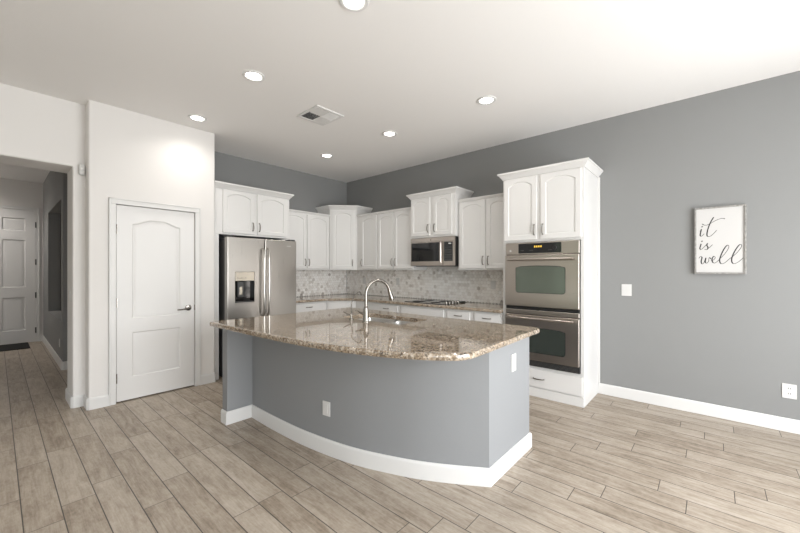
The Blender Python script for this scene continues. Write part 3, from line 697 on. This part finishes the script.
# ------------------------------------------------------------------ double oven
def oven():
    u0, u1 = 3.504, 4.2785; w = .601
    root = thing('double_wall_oven', 'stainless double wall oven built into the tall white tower', 'oven', FR((u0+u1)/2, .33, .3))
    bm = bmesh.new(); fbox(bm, FR, u0+.001, u1-.0005, .332, 1.672, .03, .588); part('casing', bm, M['black'], root)
    def front(nm, v0, v1, t=.028, m='steel_h', b=.006):
        bm = bmesh.new(); fbox(bm, FR, u0, u1, v0, v1, .589, .589+t, b, 3); return part(nm, bm, M[m], root)
    cp = front('control_panel', 1.543, 1.674, .026)
    W = .615
    bm = bmesh.new(); fprism(bm, FR, rounded([(3.655, 1.557), (4.108, 1.557), (4.108, 1.662), (3.655, 1.662)], .008), W+.0005, W+.003); gp = part('display_panel', bm, M['blackglass'], cp)
    for k in range(4):
        bm = bmesh.new(); a = 3.83+.022*k; fbox(bm, FR, a, a+.013, 1.617, 1.636, W+.0034, W+.0042); part('display_digit', bm, M['amber'], gp)
    for k in range(9):
        bm = bmesh.new(); a = 3.68+.014*(k % 3)+(.30 if k > 5 else .1 if k > 2 else 0); fbox(bm, FR, a, a+.008, 1.583, 1.59, W+.0034, W+.0042); part('button', bm, M['slot'], gp)
    bm = bmesh.new(); lathe(bm, FR(4.045, 1.608, W+.003), [(.019, 0), (.019, .008), (.016, .011), (0, .011)], 18, (-1, 0, 0)); part('knob', bm, M['black'], gp)
    bm = bmesh.new(); lathe(bm, FR(3.562, 1.588, W), [(.011, 0), (.011, .002), (.009, .003), (0, .003)], 16, (-1, 0, 0)); part('emblem', bm, M['plate'], cp)
    def door(v0, v1, win, hz, g='ovenglass'):
        d = front('oven_door', v0, v1, .040); f = .629
        u_0, u_1, a, b = win
        p = rounded([(u_0, a), (u_1, a), (u_1, b-.02)] + [(u_1+(u_0-u_1)*i/12, b-.02+.02*math.sqrt(max(0, 1-(2*i/12-1)**2))) for i in range(1, 12)] + [(u_0, b-.02)], {0: .03, 1: .03, 2: .004}, 5)
        bm = bmesh.new(); fprism(bm, FR, offset_poly(p, -.006), f+.0004, f+.0015); part('window_border', bm, M['black'], d)
        bm = bmesh.new(); fprism(bm, FR, p, f+.0018, f+.003); part('window', bm, M[g], d)
        bm = bmesh.new(); pt = [(3.545, .02), (3.56, .042), (3.60, .050), (3.75, .055), (3.89, .057), (4.03, .055), (4.18, .050), (4.22, .048), (4.236, .046)]
        tube(bm, [FR(u, hz, f+o) for u, o in pt], [.013]*9, 12)
        for u in (3.56, 4.215): tube(bm, [FR(u, hz, f-.001), FR(u, hz, f+.046)], .011, 10)
        part('handle', bm, M['steel_h'], d)
    door(.977, 1.538, (3.634, 4.146, 1.130, 1.415), 1.488, 'ovenglass_reflect')
    front('cooling_vent', .940, .976, .012, 'black', .002)
    front('lower_panel', .889, .939, .028)
    door(.402, .883, (3.634, 4.146, .490, .748), .855)
    front('bottom_vent', .334, .401, .016, 'black', .003)
    bm = bmesh.new()
    for k in range(4): fbox(bm, FR, u0+.01, u1-.01, .345+.013*k, .351+.013*k, .6055, .612, .001, 1)
    part('vent_slats', bm, M['dark'], root)
oven()

# ------------------------------------------------------------------ cooktop
ct = thing('cooktop', 'black glass cooktop with a row of knobs set in the wall counter', 'cooktop', (-.325, -2.31, .916))
bm = bmesh.new(); box(bm, -.555, -.085, -2.685, -1.935, .9158, .922, .002); part('glass_top', bm, M['blackglass'], ct)
for x, y, r_ in ((-.44, -2.11, .095), (-.44, -2.40, .075), (-.19, -2.11, .075), (-.19, -2.40, .095)):
    bm = bmesh.new(); lathe(bm, (x, y, .9222), [(r_, 0), (r_, .0006), (r_-.004, .0006), (r_-.004, 0)], 32); part('burner_ring', bm, M['slot'], ct)
for k in range(5):
    bm = bmesh.new(); lathe(bm, (-.50+.065*k, -2.62-.005*k, .9222), [(.021, 0), (.021, .006), (.016, .009), (.015, .026), (.012, .03), (0, .03)], 16); part('knob', bm, M['pewter'] if k % 2 else M['nickel'], ct)
bm = bmesh.new(); box(bm, -.20, -.10, -2.668, -2.640, .9222, .936, .002); part('vent_grille', bm, M['black'], ct)

# ------------------------------------------------------------------ sign on the right wall
def sign():
    y0, y1, z0, z1, dp = 5.145, 5.502, 1.338, 1.963, .042
    root = thing('framed_sign', 'framed white sign with black script lettering on the grey wall', 'sign', FR((y0+y1)/2, z0, .001))
    bm = bmesh.new(); t = .014
    for a, b, c, d in ((y0, y0+t, z0, z1), (y1-t, y1, z0, z1), (y0+t, y1-t, z0, z0+t), (y0+t, y1-t, z1-t, z1)): fbox(bm, FR, a, b, c, d, .002, dp, .0015, 1)
    part('frame', bm, M['washed'], root, 'weathered grey wood frame')
    bm = bmesh.new(); fbox(bm, FR, y0+t, y1-t, z0+t, z1-t, .003, dp-.012); part('board', bm, M['canvas'], root)
    strokes = [
        [(70,212),(80,196),(71,232),(78,243),(90,236),(100,226)], [(82,184),(88,176)],
        [(86,162),(100,170),(125,170),(165,152),(205,137),(232,135),(244,139)], [(167,123),(148,150),(130,188),(120,225),(122,243),(136,247),(158,236),(188,208)],
        [(70,305),(78,292),(69,320),(75,330),(90,322),(108,306)], [(81,280),(87,272)],
        [(100,313),(114,300),(124,290),(119,302),(127,318),(121,330),(108,331),(103,326)], [(122,328),(140,316),(160,300)],
        [(62,388),(72,376),(84,382),(78,408),(84,424),(97,418),(112,384),(107,410),(117,420),(130,408),(136,384),(148,392)],
        [(148,400),(164,400),(178,386),(168,376),(156,392),(160,414),(176,419),(198,404),(215,388)],
        [(215,388),(248,356),(270,322),(264,306),(244,322),(220,364),(208,402),(218,424),(244,418),(274,394),(296,380)],
        [(296,380),(330,350),(354,318),(347,304),(326,322),(300,364),(289,402),(300,424),(330,416),(366,388)]]
    bm = bmesh.new()
    # page of lettering, in inner-frame proportions
    X0, X1, Y0, Y1 = 44, 372, 66, 480
    def tr(p): return Vector((y0+t+(p[0]-X0)/(X1-X0)*(y1-y0-2*t), z1-t-(p[1]-Y0)/(Y1-Y0)*(z1-z0-2*t)))
    f = dp-.0115
    for s in strokes:
        q = [tr(p) for p in s]; q = catmull(q, 6) if len(q) > 2 else q
        lv = []; rv = []
        for i, p in enumerate(q):
            d = (q[min(i+1, len(q)-1)]-q[max(i-1, 0)]).normalized(); down = max(0, -d.y)
            wd = .0021 + .0026*down**1.5
            if len(q) == 2: wd = .0046
            nn = Vector((-d.y, d.x))*wd; lv.append(bm.verts.new(FR(p.x+nn.x, p.y+nn.y, f))); rv.append(bm.verts.new(FR(p.x-nn.x, p.y-nn.y, f)))
        for i in range(len(q)-1): bm.faces.new((lv[i], lv[i+1], rv[i+1], rv[i]))
    part('lettering', bm, M['ink'], root, 'black script reading it is well')
sign()

# ------------------------------------------------------------------ plates, sensor
def outlet(name, F, u, v, w, label, kind='duplex', pw=.072, ph=.117, group='white wall plates'):
    root = thing(name, label, 'wall plate', F(u, v-ph/2, w), group)
    bm = bmesh.new(); fbox(bm, F, u-pw/2, u+pw/2, v-ph/2, v+ph/2, w+.0006, w+.006, .002); part('cover_plate', bm, M['plate'], root)
    if kind == 'duplex':
        for s in (-1, 1):
            bm = bmesh.new(); lathe(bm, F(u, v+s*.022, w+.006), [(.0165, 0), (.0165, .002), (0, .002)], 18, F.W); b = part('socket', bm, M['plate'], root)
            for du in (-.006, .006):
                bm = bmesh.new(); fbox(bm, F, u+du-.002, u+du+.002, v+s*.022-.004, v+s*.022+.008, w+.0081, w+.0087); part('slot', bm, M['slot'], b)
    elif kind == 'rocker2':
        for du in (-.02, .02):
            bm = bmesh.new(); fbox(bm, F, u+du-.015, u+du+.015, v-.033, v+.033, w+.006, w+.009, .002); part('rocker', bm, M['plate'], root)
    elif kind == 'rocker':
        bm = bmesh.new(); fbox(bm, F, u-.016, u+.016, v-.033, v+.033, w+.006, w+.009, .002); part('rocker', bm, M['plate'], root)
    return root
outlet('light_switch', FR, 4.585, 1.16, 0, 'white double light switch on the grey wall between oven tower and sign', 'rocker2', .092, .124)
outlet('wall_outlet', FR, 5.764, .346, 0, 'white duplex outlet low on the grey wall at the right edge', 'duplex', .086, .122)
FE = Frame((0, -4.205, 0), (1, 0, 0), (0, -1, 0))
outlet('wall_outlet', FE, -2.01, .715, 0, 'white plate high on the flat end of the island', 'rocker', .074, .124)
p = Vector((-2.822, -3.08)); ia = min(range(len(curve)), key=lambda i: abs(curve[i][1]+3.083))
p0 = Vector(curve[ia]); tdir = (Vector(curve[ia+1])-Vector(curve[ia-1])).normalized()
FC = Frame((p0.x, p0.y, 0), (tdir.x, tdir.y, 0), (tdir.y, -tdir.x, 0))
if FC.W.x > 0: FC.W = -FC.W
outlet('wall_outlet', FC, .028, .340, .001, 'white plate on the curved grey front of the island', 'rocker', .076, .108)
FJ = Frame((XJ, 0, 0), (0, 1, 0), (-1, 0, 0))
outlet('light_switch', FJ, -.35, 1.11, 0, 'white switch plate on the inner jamb of the hall opening', 'rocker')
FH = Frame((XH, 0, 0), (0, -1, 0), (-1, 0, 0))
outlet('wall_outlet', FH, -1.76, .327, 0, 'white plate low on the dark hall wall below the niche', 'rocker')
outlet('wall_outlet', FR, .508, 1.18, .0088, 'pale plate on the backsplash close to the corner', 'rocker')
outlet('wall_outlet', FR, 1.325, 1.18, .0088, 'pale plate on the backsplash left of the cooktop', 'rocker')
outlet('wall_outlet', FR, 3.047, 1.17, .0088, 'pale plate on the backsplash between cooktop and oven tower', 'rocker')
sn = thing('motion_sensor', 'small white motion sensor high on the wall beside the pantry corner', 'sensor', (-3.875, -.492, 2.33))
bm = bmesh.new(); fbox(bm, FB, -3.903, -3.853, 2.325, 2.435, .4905, .545, .016, 3); part('sensor_body', bm, M['plate'], sn)
bm = bmesh.new(); lathe(bm, FB(-3.878, 2.385, .544), [(.02, 0), (.017, .006), (.008, .010), (0, .011)], 14, (0, -1, 0)); part('sensor_lens', bm, M['trim'], sn)

# ------------------------------------------------------------------ ceiling lights and vent
def can(x, y, label):
    root = thing('recessed_light', label, 'ceiling light', (x, y, H), 'recessed ceiling lights')
    bm = bmesh.new(); lathe(bm, (x, y, H-.0005), [(.062, 0), (.062, -.003), (.070, -.010), (.088, -.009), (.094, -.002), (.094, 0)], 32); part('trim_ring', bm, M['trim'], root)
    bm = bmesh.new(); lathe(bm, (x, y, H-.0005), [(.061, 0), (.061, -.004), (.045, -.0055), (0, -.006)], 32); part('lens', bm, M['lens'], root)
    l = bpy.data.lights.new('can_lamp', 'SPOT'); l.energy = 22; l.color = (1, .955, .90); l.spot_size = R(150); l.spot_blend = 1; l.shadow_soft_size = .06
    o = bpy.data.objects.new('can_lamp', l); COL.objects.link(o); o.parent = root; o.location = (0, 0, -.02)
for x, y, lb in ((-2.985, -1.02, 'round recessed ceiling light in front of the pantry door'),
                 (-2.985, -2.31, 'round recessed ceiling light left of the ceiling vent'),
                 (-2.985, -3.605, 'round recessed ceiling light at the top edge, nearest the viewer'),
                 (-1.255, -1.04, 'round recessed ceiling light nearest the corner cabinet'),
                 (-1.262, -2.30, 'round recessed ceiling light in front of the microwave cabinet'),
                 (-1.262, -3.605, 'round recessed ceiling light in front of the oven tower')): can(x, y, lb)
hl = thing('recessed_light', 'added unseen recessed light that brightens the entry hall', 'ceiling light', (-5.0, 3.75, H), 'recessed ceiling lights')  # added unseen fixture, only there to brighten the hall
bm = bmesh.new(); lathe(bm, (-5.0, 3.75, H-.0005), [(.068, 0), (.068, -.003), (.074, -.008), (.090, -.007), (.096, -.002), (.096, 0)], 32); part('trim_ring', bm, M['trim'], hl)
bm = bmesh.new(); lathe(bm, (-5.0, 3.75, H-.0005), [(.067, 0), (.067, -.004), (.05, -.0055), (0, -.006)], 32); part('lens', bm, M['lens'], hl)
l = bpy.data.lights.new('added_hall_fill', 'SPOT'); l.energy = 85; l.color = (1, .95, .89); l.spot_size = R(150); l.spot_blend = .8; l.shadow_soft_size = .08
o = bpy.data.objects.new('added_hall_fill', l); COL.objects.link(o); o.parent = hl; o.location = (0, 0, -.02)
def vent():
    x0, x1, y0, y1 = -2.305, -1.955, -2.275, -1.895; z = H-.0005
    root = thing('ceiling_vent', 'square white four-way air vent in the ceiling', 'vent', ((x0+x1)/2, (y0+y1)/2, H))
    bm = bmesh.new(); f = .032
    for a, b, c, d in ((x0, x1, y0, y0+f), (x0, x1, y1-f, y1), (x0, x0+f, y0+f, y1-f), (x1-f, x1, y0+f, y1-f)): box(bm, a, b, c, d, z-.012, z, .003, 1)
    part('frame', bm, M['trim'], root)
    bm = bmesh.new(); box(bm, x0+f, x1-f, y0+f, y1-f, z-.002, z); part('shade_backing', bm, M['black'], root)  # flat black sheet standing in for the shade inside the vent
    xm, ym = (x0+x1)/2, (y0+y1)/2; g = .004
    for qx in (0, 1):
        for qy in (0, 1):
            a, b = ((x0+f, xm-g), (xm+g, x1-f))[qx]; c, d = ((y0+f, ym-g), (ym+g, y1-f))[qy]
            bm = bmesh.new(); alongx = (qx+qy) % 2; sgn = -1 if (qx, qy) == (0, 1) else 1
            for k in range(6):
                t0 = (k+.1)/6; t1 = (k+1.0)/6
                if sgn < 0: t0, t1 = t1, t0
                if alongx: p = [(a, c+(d-c)*t0, z-.003), (b, c+(d-c)*t0, z-.003), (b, c+(d-c)*t1, z-.014), (a, c+(d-c)*t1, z-.014)]
                else: p = [(a+(b-a)*t0, c, z-.003), (a+(b-a)*t0, d, z-.003), (a+(b-a)*t1, d, z-.014), (a+(b-a)*t1, c, z-.014)]
                loft(bm, [p, [(x, y, zz-.0012) for x, y, zz in p]])
            part('louver', bm, M['trim'], root)
vent()
